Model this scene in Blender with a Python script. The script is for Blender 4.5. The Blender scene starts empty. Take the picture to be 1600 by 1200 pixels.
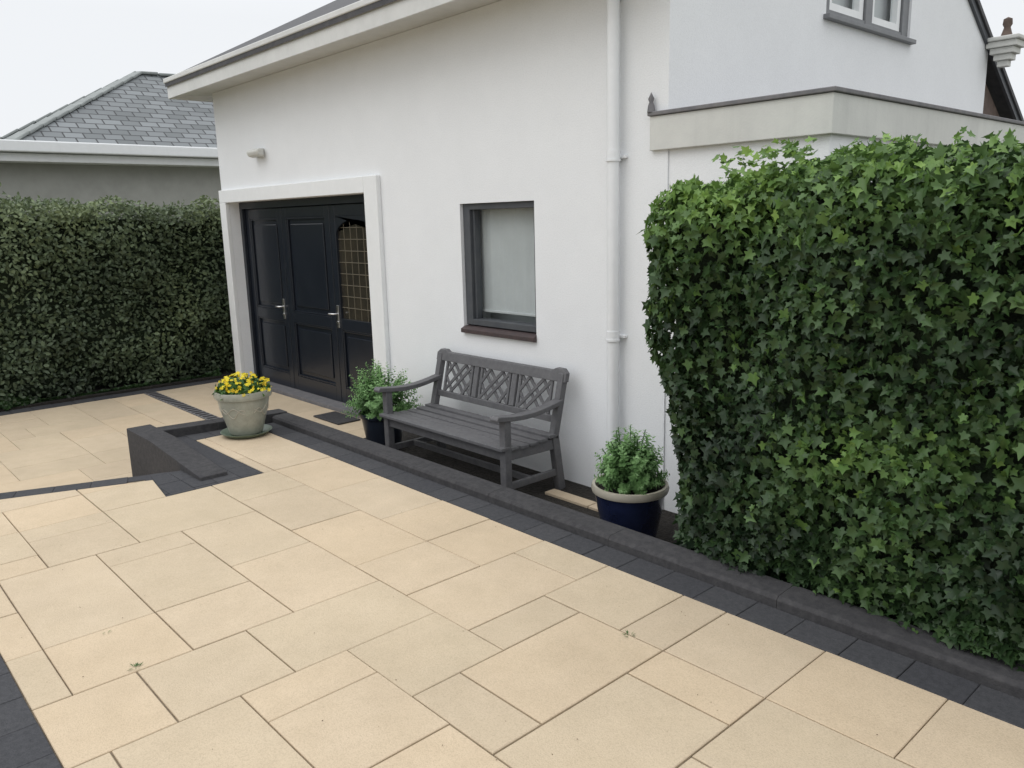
import bpy, bmesh, math, random
import numpy as np
from mathutils import Vector, Matrix
random.seed(7); rng=np.random.default_rng(7)
S=bpy.context.scene
COL=S.collection
# ---------------------------------------------------------------- helpers
def group(name):
    e=bpy.data.objects.new(name,None); COL.objects.link(e); e.empty_display_size=.2; return e
def recalc(o):
    bm=bmesh.new(); bm.from_mesh(o.data); bmesh.ops.recalc_face_normals(bm,faces=bm.faces); bm.to_mesh(o.data); bm.free()
def addmesh(name,verts,faces,mat,parent=None,smooth=False,tint=None):
    me=bpy.data.meshes.new(name); me.from_pydata([tuple(v) for v in verts],[],faces); me.update()
    if mat: me.materials.append(mat)
    if smooth:
        me.polygons.foreach_set('use_smooth',[True]*len(me.polygons))
    if tint is not None:
        a=me.attributes.new('tint','FLOAT','FACE'); a.data.foreach_set('value',tint)
    o=bpy.data.objects.new(name,me); COL.objects.link(o)
    if parent: o.parent=parent
    return o
def bevel(o,w,seg=2):
    m=o.modifiers.new('bev','BEVEL'); m.width=w; m.segments=seg; m.limit_method='ANGLE'; m.angle_limit=math.radians(35)
    return o
def box(name,x0,x1,y0,y1,z0,z1,mat,parent=None,bev=0):
    v=[(x0,y0,z0),(x1,y0,z0),(x1,y1,z0),(x0,y1,z0),(x0,y0,z1),(x1,y0,z1),(x1,y1,z1),(x0,y1,z1)]
    f=[(0,3,2,1),(4,5,6,7),(0,1,5,4),(1,2,6,5),(2,3,7,6),(3,0,4,7)]
    o=addmesh(name,v,f,mat,parent)
    if bev: bevel(o,bev)
    return o
def beam(name,p0,p1,w,h,mat,parent=None,bev=0,up=(0,0,1)):
    p0=Vector(p0);p1=Vector(p1);d=(p1-p0).normalized();u=Vector(up)
    s=d.cross(u).normalized(); u=s.cross(d).normalized()
    v=[];
    for p in (p0,p1):
        for a,b in((-1,-1),(1,-1),(1,1),(-1,1)): v.append(p+s*(a*w/2)+u*(b*h/2))
    f=[(0,1,2,3),(7,6,5,4),(0,4,5,1),(1,5,6,2),(2,6,7,3),(3,7,4,0)]
    o=addmesh(name,v,f,mat,parent); recalc(o)
    if bev: bevel(o,bev)
    return o
def prism(name,poly,z0,z1,mat,parent=None,bev=0):
    n=len(poly); v=[(x,y,z0) for x,y in poly]+[(x,y,z1) for x,y in poly]
    f=[tuple(range(n-1,-1,-1)),tuple(range(n,2*n))]+[(i,(i+1)%n,n+(i+1)%n,n+i) for i in range(n)]
    o=addmesh(name,v,f,mat,parent); recalc(o)
    if bev: bevel(o,bev)
    return o
def extr(name,pts,axis,a0,a1,mat,parent=None,bev=0):
    n=len(pts)
    def mk(a,p): return (a,p[0],p[1]) if axis==0 else (p[0],a,p[1])
    v=[mk(a0,p) for p in pts]+[mk(a1,p) for p in pts]
    f=[tuple(range(n)),tuple(range(2*n-1,n-1,-1))]+[(i,n+i,n+(i+1)%n,(i+1)%n) for i in range(n)]
    o=addmesh(name,v,f,mat,parent); recalc(o)
    if bev: bevel(o,bev)
    return o
def lathe(name,prof,c,mat,parent=None,seg=48):
    v=[];f=[];n=len(prof)
    for i in range(seg):
        a=2*math.pi*i/seg
        for r,z in prof: v.append((c[0]+r*math.cos(a),c[1]+r*math.sin(a),c[2]+z))
    for i in range(seg):
        j=(i+1)%seg
        for k in range(n-1): f.append((i*n+k,j*n+k,j*n+k+1,i*n+k+1))
    o=addmesh(name,v,f,mat,parent,smooth=True)
    m=o.modifiers.new('e','EDGE_SPLIT'); m.split_angle=math.radians(50)
    return o
def tube(name,pts,r,mat,parent=None,closed=False):
    cu=bpy.data.curves.new(name,'CURVE'); cu.dimensions='3D'; cu.bevel_depth=r; cu.bevel_resolution=3
    sp=cu.splines.new('POLY'); sp.points.add(len(pts)-1)
    for i,p in enumerate(pts): sp.points[i].co=(*p,1)
    sp.use_cyclic_u=closed; cu.use_fill_caps=True
    cu.materials.append(mat); o=bpy.data.objects.new(name,cu); COL.objects.link(o)
    if parent:o.parent=parent
    return o
def wall_open(name,us,zs,holes,plane,thick,axis,mat,parent):
    bm=bmesh.new(); V={}
    for i,u in enumerate(us):
        for j,z in enumerate(zs):
            V[i,j]=bm.verts.new((u,plane,z) if axis==1 else (plane,u,z))
    fs=[]
    for i in range(len(us)-1):
        for j in range(len(zs)-1):
            cu=(us[i]+us[i+1])/2; cz=(zs[j]+zs[j+1])/2
            if any(h[0]<cu<h[1] and h[2]<cz<h[3] for h in holes): continue
            fs.append(bm.faces.new([V[i,j],V[i+1,j],V[i+1,j+1],V[i,j+1]]))
    for v in [v for v in bm.verts if not v.link_faces]: bm.verts.remove(v)
    r=bmesh.ops.extrude_face_region(bm,geom=fs)
    vv=[g for g in r['geom'] if isinstance(g,bmesh.types.BMVert)]
    bmesh.ops.translate(bm,verts=vv,vec=(0,thick,0) if axis==1 else (thick,0,0))
    bmesh.ops.recalc_face_normals(bm,faces=bm.faces)
    me=bpy.data.meshes.new(name); bm.to_mesh(me); bm.free(); me.materials.append(mat)
    o=bpy.data.objects.new(name,me); COL.objects.link(o); o.parent=parent; return o
# ---------------------------------------------------------------- materials
def mat(name,c1,c2=None,scale=8,rough=.7,bump=0,bscale=60,bdist=.005,spec=.5,metal=0,tint=None,stain=0,coat=0,detail=6,speck=0,sscale=150,streak=0):
    m=bpy.data.materials.new(name); m.use_nodes=True; nt=m.node_tree; N=nt.nodes; L=nt.links
    b=N['Principled BSDF']; b.inputs['Roughness'].default_value=rough; b.inputs['Metallic'].default_value=metal
    b.inputs['Specular IOR Level'].default_value=spec; b.inputs['Coat Weight'].default_value=coat
    tc=N.new('ShaderNodeTexCoord')
    c2=c2 or c1
    no=N.new('ShaderNodeTexNoise'); no.inputs['Scale'].default_value=scale; no.inputs['Detail'].default_value=detail; no.inputs['Roughness'].default_value=.65
    L.new(tc.outputs['Object'],no.inputs['Vector'])
    mr=N.new('ShaderNodeMapRange'); mr.inputs[1].default_value=.3; mr.inputs[2].default_value=.7
    L.new(no.outputs['Fac'],mr.inputs[0])
    mx=N.new('ShaderNodeMix'); mx.data_type='RGBA'; mx.inputs[6].default_value=(*c1,1); mx.inputs[7].default_value=(*c2,1)
    L.new(mr.outputs[0],mx.inputs[0]); out=mx.outputs[2]
    if tint:
        at=N.new('ShaderNodeAttribute'); at.attribute_name='tint'
        m2=N.new('ShaderNodeMix'); m2.data_type='RGBA'; m2.blend_type='MULTIPLY'; m2.inputs[0].default_value=1
        rp=N.new('ShaderNodeValToRGB'); els=rp.color_ramp.elements
        els[0].color=(*tint[0],1); els[1].color=(*tint[-1],1)
        for k,t in enumerate(tint[1:-1]):
            e=els.new((k+1)/(len(tint)-1)); e.color=(*t,1)
        L.new(at.outputs['Fac'],rp.inputs[0]); L.new(out,m2.inputs[6]); L.new(rp.outputs[0],m2.inputs[7]); out=m2.outputs[2]
    def mul(out,vec_scale,sc,lo,hi,amt,det):
        n3=N.new('ShaderNodeTexNoise'); n3.inputs['Scale'].default_value=sc; n3.inputs['Detail'].default_value=det; n3.inputs['Roughness'].default_value=.7
        mp=N.new('ShaderNodeMapping'); mp.inputs['Scale'].default_value=vec_scale
        L.new(tc.outputs['Object'],mp.inputs[0]); L.new(mp.outputs[0],n3.inputs['Vector'])
        r3=N.new('ShaderNodeMapRange'); r3.inputs[1].default_value=lo; r3.inputs[2].default_value=hi; r3.inputs[3].default_value=1; r3.inputs[4].default_value=1-amt
        L.new(n3.outputs['Fac'],r3.inputs[0])
        m3=N.new('ShaderNodeMix'); m3.data_type='RGBA'; m3.blend_type='MULTIPLY'; m3.inputs[0].default_value=1
        L.new(out,m3.inputs[6]); L.new(r3.outputs[0],m3.inputs[7]); return m3.outputs[2]
    if stain: out=mul(out,(1,1,1),1.3,.35,.7,stain,8)
    if speck: out=mul(out,(1,1,1),sscale,.45,.7,speck,3)
    if streak: out=mul(out,(1,1,.06),9,.5,.8,streak,5)
    L.new(out,b.inputs['Base Color'])
    if bump:
        n2=N.new('ShaderNodeTexNoise'); n2.inputs['Scale'].default_value=bscale; n2.inputs['Detail'].default_value=4
        L.new(tc.outputs['Object'],n2.inputs['Vector'])
        bu=N.new('ShaderNodeBump'); bu.inputs['Strength'].default_value=bump; bu.inputs['Distance'].default_value=bdist
        L.new(n2.outputs['Fac'],bu.inputs['Height']); L.new(bu.outputs[0],b.inputs['Normal'])
    return m
def leafmat(name,cols,rough=.45,trans=.25):
    m=bpy.data.materials.new(name); m.use_nodes=True; nt=m.node_tree; N=nt.nodes; L=nt.links
    b=N['Principled BSDF']; b.inputs['Roughness'].default_value=rough; b.inputs['Specular IOR Level'].default_value=.35
    at=N.new('ShaderNodeAttribute'); at.attribute_name='tint'
    rp=N.new('ShaderNodeValToRGB'); els=rp.color_ramp.elements
    els[0].color=(*cols[0],1); els[1].color=(*cols[-1],1)
    for k,t in enumerate(cols[1:-1]):
        e=els.new((k+1)/(len(cols)-1)); e.color=(*t,1)
    L.new(at.outputs['Fac'],rp.inputs[0]); L.new(rp.outputs[0],b.inputs['Base Color'])
    tr=N.new('ShaderNodeBsdfTranslucent'); L.new(rp.outputs[0],tr.inputs['Color'])
    ms=N.new('ShaderNodeMixShader'); ms.inputs[0].default_value=trans
    L.new(b.outputs[0],ms.inputs[1]); L.new(tr.outputs[0],ms.inputs[2]); L.new(ms.outputs[0],N['Material Output'].inputs[0])
    return m
M_wall=mat('white_render',(.83,.84,.85),(.80,.81,.82),scale=3,rough=.9,bump=.5,bscale=120,bdist=.004,stain=.025,speck=.06,sscale=90)
M_trimw=mat('white_trim',(.83,.84,.84),(.79,.80,.80),scale=10,rough=.5,streak=.04)
M_pipe=mat('painted_pipe',(.80,.81,.82),(.76,.77,.78),scale=12,rough=.4)
M_cream=mat('cream_band',(.66,.66,.62),(.60,.60,.57),scale=6,rough=.8,bump=.2,bscale=90,stain=.08,streak=.1)
M_lead=mat('lead_coping',(.12,.12,.13),(.2,.19,.19),scale=14,rough=.7)
M_fascia=mat('fascia_paint',(.70,.70,.68),(.62,.62,.60),scale=5,rough=.6,stain=.12)
M_tile=mat('sand_paving',(.61,.50,.36),(.565,.46,.325),scale=7,rough=.9,bump=.7,bscale=240,bdist=.002,spec=.25,
   tint=((.93,.92,.92),(.97,.97,.96),(1.0,.99,.99),(1.03,1.0,.97)),stain=.14,detail=10,speck=.2,sscale=190)
M_joint=mat('paving_joint',(.15,.12,.085),(.25,.20,.14),scale=20,rough=.95)
M_dark=mat('charcoal_paver',(.045,.046,.05),(.07,.07,.075),scale=45,rough=.9,bump=.6,bscale=220,bdist=.002,spec=.3,
   tint=((.9,.9,.92),(1,1,1),(1.1,1.09,1.08)),detail=10,speck=.3,sscale=170)
M_kerb=mat('charcoal_kerb',(.042,.041,.044),(.075,.073,.074),scale=30,rough=.95,bump=.8,bscale=150,bdist=.004,detail=10,spec=.25,stain=.2)
M_soil=mat('dark_soil',(.012,.01,.008),(.03,.025,.02),scale=25,rough=1,bump=1,bscale=40,bdist=.03)
M_ground=mat('ground',(.10,.11,.07),(.14,.13,.09),scale=3,rough=1,bump=.5,bscale=20,bdist=.03)
M_door=mat('black_door_paint',(.010,.013,.020),(.014,.018,.026),scale=4,rough=.3,coat=.1)
M_chrome=mat('brushed_steel',(.6,.6,.6),rough=.3,metal=1)
M_frame=mat('grey_window_frame',(.06,.065,.075),(.08,.085,.092),scale=12,rough=.5)
M_frame2=mat('grey_upper_frame',(.15,.155,.165),(.19,.195,.20),scale=12,rough=.5)
M_sill=mat('dark_sill',(.045,.034,.036),(.075,.05,.048),scale=20,rough=.6)
M_blind=mat('net_curtain',(.54,.56,.56),(.62,.64,.64),scale=2,rough=.9)
M_bench=mat('grey_bench_paint',(.095,.094,.10),(.14,.138,.142),scale=22,rough=.6,bump=.25,bscale=60,bdist=.002,speck=.12,sscale=60)
M_rooftile=mat('dark_roof_tile',(.05,.05,.055),(.09,.088,.09),scale=10,rough=.8,bump=.5,bscale=15)
M_potstone=mat('stoneware_pot',(.31,.315,.26),(.42,.42,.35),scale=14,rough=.3,stain=.2,speck=.1,sscale=60)
M_saucer=mat('green_saucer',(.10,.14,.10),(.14,.18,.13),scale=10,rough=.35)
M_blue=mat('blue_glaze',(.008,.012,.035),(.015,.022,.06),scale=9,rough=.18,coat=.3)
M_rimc=mat('cream_rim',(.36,.33,.27),(.46,.42,.34),scale=12,rough=.4)
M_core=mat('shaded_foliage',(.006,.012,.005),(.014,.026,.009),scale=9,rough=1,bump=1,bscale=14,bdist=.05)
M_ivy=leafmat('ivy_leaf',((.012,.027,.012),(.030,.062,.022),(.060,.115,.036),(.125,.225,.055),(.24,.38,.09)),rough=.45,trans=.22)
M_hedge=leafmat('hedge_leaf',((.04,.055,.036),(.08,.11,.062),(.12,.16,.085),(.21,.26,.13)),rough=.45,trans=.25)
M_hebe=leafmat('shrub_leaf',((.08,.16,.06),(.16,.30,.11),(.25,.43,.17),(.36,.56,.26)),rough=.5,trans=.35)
M_leafg=leafmat('bedding_leaf',((.03,.08,.02),(.06,.15,.03),(.1,.2,.05)),rough=.5,trans=.25)
M_yellow=leafmat('yellow_petal',((.62,.42,.01),(.85,.66,.02),(.9,.76,.05)),rough=.6,trans=.3)
M_nwall=mat('neighbour_render',(.42,.42,.39),(.36,.36,.33),scale=4,rough=.9,stain=.1)
M_wood=mat('brown_timber',(.08,.055,.045),(.14,.1,.08),scale=12,rough=.8)
M_winglass=bpy.data.materials.new('window_glass'); M_winglass.use_nodes=True
nt=M_winglass.node_tree; nt.nodes.remove(nt.nodes['Principled BSDF'])
g=nt.nodes.new('ShaderNodeBsdfGlossy'); g.inputs['Roughness'].default_value=.02
t=nt.nodes.new('ShaderNodeBsdfTransparent'); t.inputs[0].default_value=(.9,.92,.92,1)
ms=nt.nodes.new('ShaderNodeMixShader'); ms.inputs[0].default_value=.09; nt.links.new(t.outputs[0],ms.inputs[1]); nt.links.new(g.outputs[0],ms.inputs[2]); nt.links.new(ms.outputs[0],nt.nodes['Material Output'].inputs[0])
M_slate=bpy.data.materials.new('slate_roof'); M_slate.use_nodes=True
nt=M_slate.node_tree; N=nt.nodes; L=nt.links; b=N['Principled BSDF']; b.inputs['Roughness'].default_value=.6
uv=N.new('ShaderNodeUVMap'); uv.uv_map='UVMap'
br=N.new('ShaderNodeTexBrick'); br.inputs['Scale'].default_value=1; br.inputs['Brick Width'].default_value=.34; br.inputs['Row Height'].default_value=.2
br.inputs['Mortar Size'].default_value=.014; br.inputs['Color1'].default_value=(.15,.165,.17,1); br.inputs['Color2'].default_value=(.26,.28,.29,1); br.inputs['Mortar'].default_value=(.04,.042,.045,1)
L.new(uv.outputs[0],br.inputs['Vector'])
no=N.new('ShaderNodeTexNoise'); no.inputs['Scale'].default_value=1.5; no.inputs['Detail'].default_value=8
mx=N.new('ShaderNodeMix'); mx.data_type='RGBA'; mx.blend_type='MULTIPLY'; mx.inputs[0].default_value=.5
L.new(br.outputs[0],mx.inputs[6]); L.new(no.outputs['Fac'],mx.inputs[7]); 
L.new(mx.outputs[2],b.inputs['Base Color'])
bu=N.new('ShaderNodeBump'); bu.inputs['Distance'].default_value=.01; bu.inputs['Strength'].default_value=.8; L.new(br.outputs['Fac'],bu.inputs['Height']); bu.invert=True; L.new(bu.outputs[0],b.inputs['Normal'])
def slate_face(name,pts,parent,mat_):
    P=[Vector(p) for p in pts]
    n=(P[1]-P[0]).cross(P[2]-P[0]).normalized()
    if n.z<0: P.reverse(); n=-n
    h=Vector((0,0,1)).cross(n).normalized(); s=n.cross(h)
    o=addmesh(name,P,[tuple(range(len(P)))],mat_,parent)
    l=o.data.uv_layers.new(name='UVMap')
    for i,lp in enumerate(o.data.loops):
        p=o.data.vertices[lp.vertex_index].co; l.data[i].uv=(p.dot(h),p.dot(s))
    return o
# ---------------------------------------------------------------- ground
g=addmesh('ground',[(-300,-300,-.03),(300,-300,-.03),(300,300,-.03),(-300,300,-.03)],[(0,1,2,3)],M_ground)
MOD=.213
def clip(poly,nx,ny,d):
    out=[];n=len(poly)
    for i in range(n):
        a=poly[i];b=poly[(i+1)%n];da=a[0]*nx+a[1]*ny-d;db=b[0]*nx+b[1]*ny-d
        if da<=0: out.append(a)
        if (da<0<db) or (db<0<da):
            t=da/(da-db); out.append((a[0]+(b[0]-a[0])*t,a[1]+(b[1]-a[1])*t))
    return out
def area(p): return .5*sum(p[i][0]*p[(i+1)%len(p)][1]-p[(i+1)%len(p)][0]*p[i][1] for i in range(len(p)))
def offset_in(poly,g):
    out=poly;n=len(poly)
    for i in range(n):
        a=poly[i];b=poly[(i+1)%n];ex,ey=b[0]-a[0],b[1]-a[1];l=math.hypot(ex,ey)
        if l<1e-5: continue
        nx,ny=ey/l,-ex/l
        out=clip(out,nx,ny,nx*a[0]+ny*a[1]-g)
        if len(out)<3: return []
    return out
def clean(p):
    return [q for i,q in enumerate(p) if math.hypot(q[0]-p[i-1][0],q[1]-p[i-1][1])>.012]
def paving(name,polys,zf,matl,parent,gap=(.0015,.0042),depth=.014,ch=.0025,zj=.001):
    V=[];F=[];T=[]
    for p in polys:
        if len(p)<3: continue
        p=clean(p)
        if len(p)<3: continue
        a=area(p)
        if a<0: p=p[::-1]
        if abs(a)<.002: continue
        g0=random.uniform(*gap)
        lo=offset_in(p,g0); hi=offset_in(p,g0+ch)
        if len(lo)<3 or len(lo)!=len(hi): continue
        dz=random.uniform(-zj,zj); n=len(lo);b=len(V)
        tx=random.uniform(-.002,.002);ty=random.uniform(-.002,.002);cx,cy=lo[0]
        for x,y in lo: V.append((x,y,zf(x,y)-depth))
        for x,y in lo: V.append((x,y,zf(x,y)-ch+dz+tx*(x-cx)+ty*(y-cy)))
        for x,y in hi: V.append((x,y,zf(x,y)+dz+tx*(x-cx)+ty*(y-cy)))
        F.append(tuple(range(b+2*n,b+3*n)))
        for i in range(n):
            j=(i+1)%n; F.append((b+i,b+j,b+n+j,b+n+i)); F.append((b+n+i,b+n+j,b+2*n+j,b+2*n+i))
        tv=random.random(); T+= [tv]*(1+2*n)
    return addmesh(name,V,F,matl,parent,tint=T)
def pack(u0,u1,v0,v1,pre=(),ok=lambda u,v:True,sizes=((3,2),(2,3),(3,3),(2,2),(3,2),(2,2),(2,1),(1,2),(1,1))):
    occ=set();out=[]
    def free(a,b,c,d): return all((i,j) not in occ and ok(i,j) and i<u1 and j<v1 for i in range(a,b) for j in range(c,d))
    def put(a,b,c,d):
        out.append((a,b,c,d))
        for i in range(a,b):
            for j in range(c,d): occ.add((i,j))
    for r in pre: put(*r)
    for i in range(u0,u1):
        for j in range(v0,v1):
            if (i,j) in occ or not ok(i,j): continue
            big=list(sizes[:6]); random.shuffle(big)
            for w,h in big+list(sizes[6:]):
                if free(i,i+w,j,j+h): put(i,i+w,j,j+h); break
    return out
def uvrect(r): 
    X0=-2.31+r[0]*MOD;X1=-2.31+r[1]*MOD;Y1=-1.53-r[2]*MOD;Y0=-1.53-r[3]*MOD
    return [(X0,Y0),(X1,Y0),(X1,Y1),(X0,Y1)]
PZ=.36
cd=Vector((-5.71+5.45,-3.38+2.7)).normalized(); cn=Vector((cd.y,-cd.x))
if cn.x>0: cn=-cn
cD=cn.x*-5.45+cn.y*-2.7
patio=group('patio')
prism('patio_base',[(4.5,-1.3),(-6.08,-1.3),(-6.33,-2.3),(-5.3,-2.3),(-5.45,-2.7),(-5.71,-3.38),(-7.1,-7),(4.5,-7)],-.05,PZ-.009,M_joint,patio)
# charcoal bedding under the charcoal pavers
prism('apron_bed',[(-6.09,-1.34),(-6.34,-2.3),(-5.31,-2.31),(-5.455,-2.705),(-5.72,-3.39),(-5.58,-3.40),(-5.32,-2.64),(-4.867,-2.66),(-4.867,-2.03),(-6.03,-2.03),(-6.03,-1.34)],PZ-.0088,PZ-.0045,M_dark,patio)
pre=[(3,5,0,2),(2,3,0,2),(0,2,0,2),(1,3,2,5),(0,1,2,4),(3,5,2,3),(3,5,3,6),(5,7,0,2),(5,8,2,4),(-1,1,4,6),(-3,-1,4,7),
     (-2,0,1,4),(-2,0,0,1),(-1,0,6,8),(0,2,6,8),(1,3,5,6),(-5,-3,6,8),(-4,-2,2,4),(-6,-4,0,2),(-4,-2,0,2),(-7,-5,8,10),(-5,-3,8,10),(-3,-1,7,9),(-1,2,8,10),(2,4,6,8),
     (-9,-6,8,10),(-11,-9,7,9),(-8,-5,6,8),(-6,-3,4,6),(-9,-6,4,6),(-7,-4,2,4),(-10,-7,2,4),(-9,-6,0,2),(-12,-9,0,2)]
SX,SY=-4.866,-2.66
ax_,ay_=.14,1.; al=math.hypot(ax_,ay_); aD=(ax_*SX+ay_*SY)/al; ax_/=al; ay_/=al
polys=[]
for r in pack(-12,32,0,11,pre):
    p=clip(uvrect(r),0,-1,3.79)
    if len(p)>2: p=clip(p,cn.x,cn.y,cD-.14) if r[2]>4 else p
    if len(p)>2: polys.append(p)
for r in pack(-18,-12,0,3):
    p=clip(uvrect(r),0,-1,2.03)
    if len(p)>2: p=clip(p,-1,0,6.03)
    if len(p)>2: polys.append(p)
for r in pack(-19,-12,5,11):
    p=clip(uvrect(r),0,-1,3.79)
    for c_ in ((cn.x,cn.y,cD-.14),(ax_,ay_,aD)):
        if len(p)>2: p=clip(p,*c_)
    if len(p)>2: polys.append(p)
paving('sand_slabs',polys,lambda x,y:PZ,M_tile,patio)
dk=[]
x=-6.1
while x<4.4:
    dk.append([(x,-1.53),(x+.213,-1.53),(x+.213,-1.36),(x,-1.36)]); x+=.213
y0=-4.22
x=-7.0
while x<4.4:
    for k in range(2):
        a=x+(.1 if k else 0); q_=[(a,y0+k*.215),(a+.213,y0+k*.215),(a+.213,y0+k*.215+.215),(a,y0+k*.215+.215)]
        q_=clip(q_,cn.x,cn.y,cD-.14)
        if len(q_)>2: dk.append(q_)
    x+=.213
for i in range(8):
    for j in range(6):
        p=[(-6.4+i*.213,-2.03-(j+1)*.15),(-6.4+(i+1)*.213,-2.03-(j+1)*.15),(-6.4+(i+1)*.213,-2.03-j*.15),(-6.4+i*.213,-2.03-j*.15)]
        for c_ in ((1,0,SX-.002),(-ax_,-ay_,-aD),(cn.x,cn.y,cD)):
            if len(p)>2: p=clip(p,*c_)
        if len(p)>2: dk.append(p)
for j in range(3):
    ya=-1.53-j*.17; yb=ya-.17; f=lambda y:-6.1+(y+1.21)*.27
    dk.append([(f(yb)+.05,yb),(-6.03,yb),(-6.03,ya),(f(ya)+.05,ya)])
q=Vector((-5.45,-2.7)); s=.0
while s<4.5:
    a=q+cd*s; b_=q+cd*(s+.213); i_=-cn*.14
    p=[(a.x,a.y),(b_.x,b_.y),(b_.x+i_.x,b_.y+i_.y),(a.x+i_.x,a.y+i_.y)]
    p=clip(p,ax_,ay_,aD)
    if len(p)>2: dk.append(p)
    s+=.213
paving('charcoal_pavers',dk,lambda x,y:PZ,M_dark,patio,gap=(.0008,.002))
rest=[]
for r in pack(-24,32,13,26):
    p=uvrect(r); p=clip(p,0,1,-4.23)
    if len(p)>2: p=clip(p,cn.x,cn.y,cD-.14)
    if len(p)>2: rest.append(p)
paving('sand_slabs_beyond',rest,lambda x,y:PZ,M_tile,patio)
# ---------------------------------------------------------------- driveway (lower)
drive=group('driveway')
def dz(x,y):
    s=cn.x*x+cn.y*y-cD
    if s<=0: return PZ-.004
    return max(0.0,PZ-.004-s*.40)
polys=[]
for r in pack(-38,-13,-7,26):
    p=uvrect(r); p=clip(p,-cn.x,-cn.y,-cD)
    if len(p)<3: continue
    p=clip(p,-1,0,10.0)
    if len(p)<3: continue
    cx=sum(q_[0] for q_ in p)/len(p); cy=sum(q_[1] for q_ in p)/len(p)
    if cx>-6.3 and cy>-2.35 and cy<-1.1: continue
    for lo_,hi_ in ((-9,-1.16),(-1.02,.02)):
        q_=clip(clip(p,0,-1,-lo_),0,1,hi_)
        if len(q_)>2:
            q2=clip(q_,1,0,-6.25) if cy>-2.3 else q_
            if len(q2)>2: polys.append(q2)
paving('drive_slabs',polys,dz,M_tile,drive,gap=(.001,.003))
addmesh('drive_base',[(-10.3,-7,-.012),(-6.5,-7,-.012),(-6.5,.0,-.012),(-10.3,.0,-.012)],[(0,1,2,3)],M_joint,drive)
box('channel_drain',-10.0,-6.3,-1.155,-1.025,-.02,.004,M_lead,drive)
for i in range(36):
    box('drain_bar_%d'%i,-9.98+i*.102,-9.93+i*.102,-1.14,-1.04,.0,.009,M_kerb,drive)
dk=[]
y=-6.8
while y<0: dk.append([(-10.22,y),(-10.0,y),(-10.0,y+.213),(-10.22,y+.213)]); y+=.213
paving('drive_edging',dk,lambda x,y:.004,M_dark,drive,gap=(.001,.003))
pa=q; pb=q+cd*4.6
addmesh('ramp_base',[(pa.x,pa.y,PZ-.02),(pb.x,pb.y,PZ-.02),(pb.x+cn.x*1.0,pb.y+cn.y*1.0,-.03),(pa.x+cn.x*1.0,pa.y+cn.y*1.0,-.03)],[(0,1,2,3)],M_joint,drive)
# ---------------------------------------------------------------- lower strip by the house
strip=group('planting_strip')
box('strip_soil',-6.25,4.5,-1.25,0,-.05,.002,M_soil,strip)
x=-3.95
while x<-3.2:
    box('sand_edging',x+.003,x+.42,-.34,-.24,-.02,.02,M_tile,strip,bev=.004); x+=.425
# ---------------------------------------------------------------- kerbs
kerb=group('kerb_wall')
x=-6.12;k=0
while x<4.4:
    j=random.uniform(-.001,.001)
    extr('kerbstone_%d'%k,[(-1.36+j,-.02),(-1.36+j,.395),(-1.345+j,.41),(-1.22,.416),(-1.205,.403),(-1.205,-.02)],0,x+.0005,x+.9145,M_kerb,kerb,bev=.003)
    x+=.915;k+=1
retw=group('retaining_wall')
A0=Vector((-6.19,-1.22)); A1=Vector((-6.36,-2.36))
nn=2
for i in range(nn):
    a=A0.lerp(A1,i/nn); b_=A0.lerp(A1,(i+1)/nn-.002)
    hw=.075
    prism('return_stone_%d'%i,[(a.x-hw,a.y),(b_.x-hw,b_.y),(b_.x+hw,b_.y),(a.x+hw,a.y)],-.02,.425,M_kerb,retw,bev=.005)
extr('wedge_stone',[(-6.44,-.02),(-6.44,.452),(-5.90,.452),(-5.0,.385),(-4.99,.33),(-5.3,.3),(-5.5,-.02)],1,-2.40,-2.22,M_kerb,retw,bev=.006)
# ---------------------------------------------------------------- main house
H=group('white_house')
DX0,DX1,DZ=-9.71,-6.59,2.23
WX0,WX1,WZ0,WZ1=-5.23,-4.355,1.03,2.09
wall_open('front_wall',[-9.9,DX0,DX1,WX0,WX1,-3.15],[-.05,WZ0,WZ1,DZ,3.52],[(DX0,DX1,-1,DZ),(WX0,WX1,WZ0,WZ1)],0,.3,1,M_wall,H)
GY0,GY1,GZ0=1.92,3.44,3.40
sl=.6
addv=lambda y:3.52+min(y,5.4-y)*sl
def tri(name,pts,x0,x1,m,p): return extr(name,pts,0,x0,x1,m,p)
tri('gable_wall_front',[(.3,-.05),(GY0,-.05),(GY0,addv(GY0)),(.3,addv(.3))],-3.45,-3.15,M_wall,H)
tri('gable_wall_below_window',[(GY0,-.05),(GY1,-.05),(GY1,GZ0),(GY0,GZ0)],-3.45,-3.15,M_wall,H)
tri('gable_wall_rear',[(GY1,-.05),(5.4,-.05),(5.4,3.52),(GY1,addv(GY1))],-3.45,-3.15,M_wall,H)
tri('gable_wall_top',[(GY0,4.40),(GY1,4.40),(GY1,addv(GY1)),(2.7,5.14),(GY0,addv(GY0))],-3.45,-3.15,M_wall,H)
box('corner_wall',-3.45,-3.15,.0005,.3,3.519,3.69,M_wall,H)
box('left_wall',-9.9,-9.6,.3,5.4,-.05,3.52,M_wall,H)
box('rear_wall',-9.6,-3.45,5.1,5.4,-.05,3.52,M_wall,H)
box('upper_sill',-3.2,-3.10,GY0-.04,GY1+.03,3.37,3.405,M_frame2,H,bev=.004)
for a,b_ in ((GY0,GY0+.09),(GY1-.12,GY1),(2.62,2.74)):
    box('upper_frame',-3.27,-3.17,a,b_,3.405,4.40,M_frame2,H,bev=.004)
box('upper_frame_bottom',-3.265,-3.175,GY0+.09,GY1-.12,3.405,3.46,M_frame2,H)
box('upper_frame_top',-3.265,-3.175,GY0+.09,GY1-.12,4.34,4.40,M_frame2,H)
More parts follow.
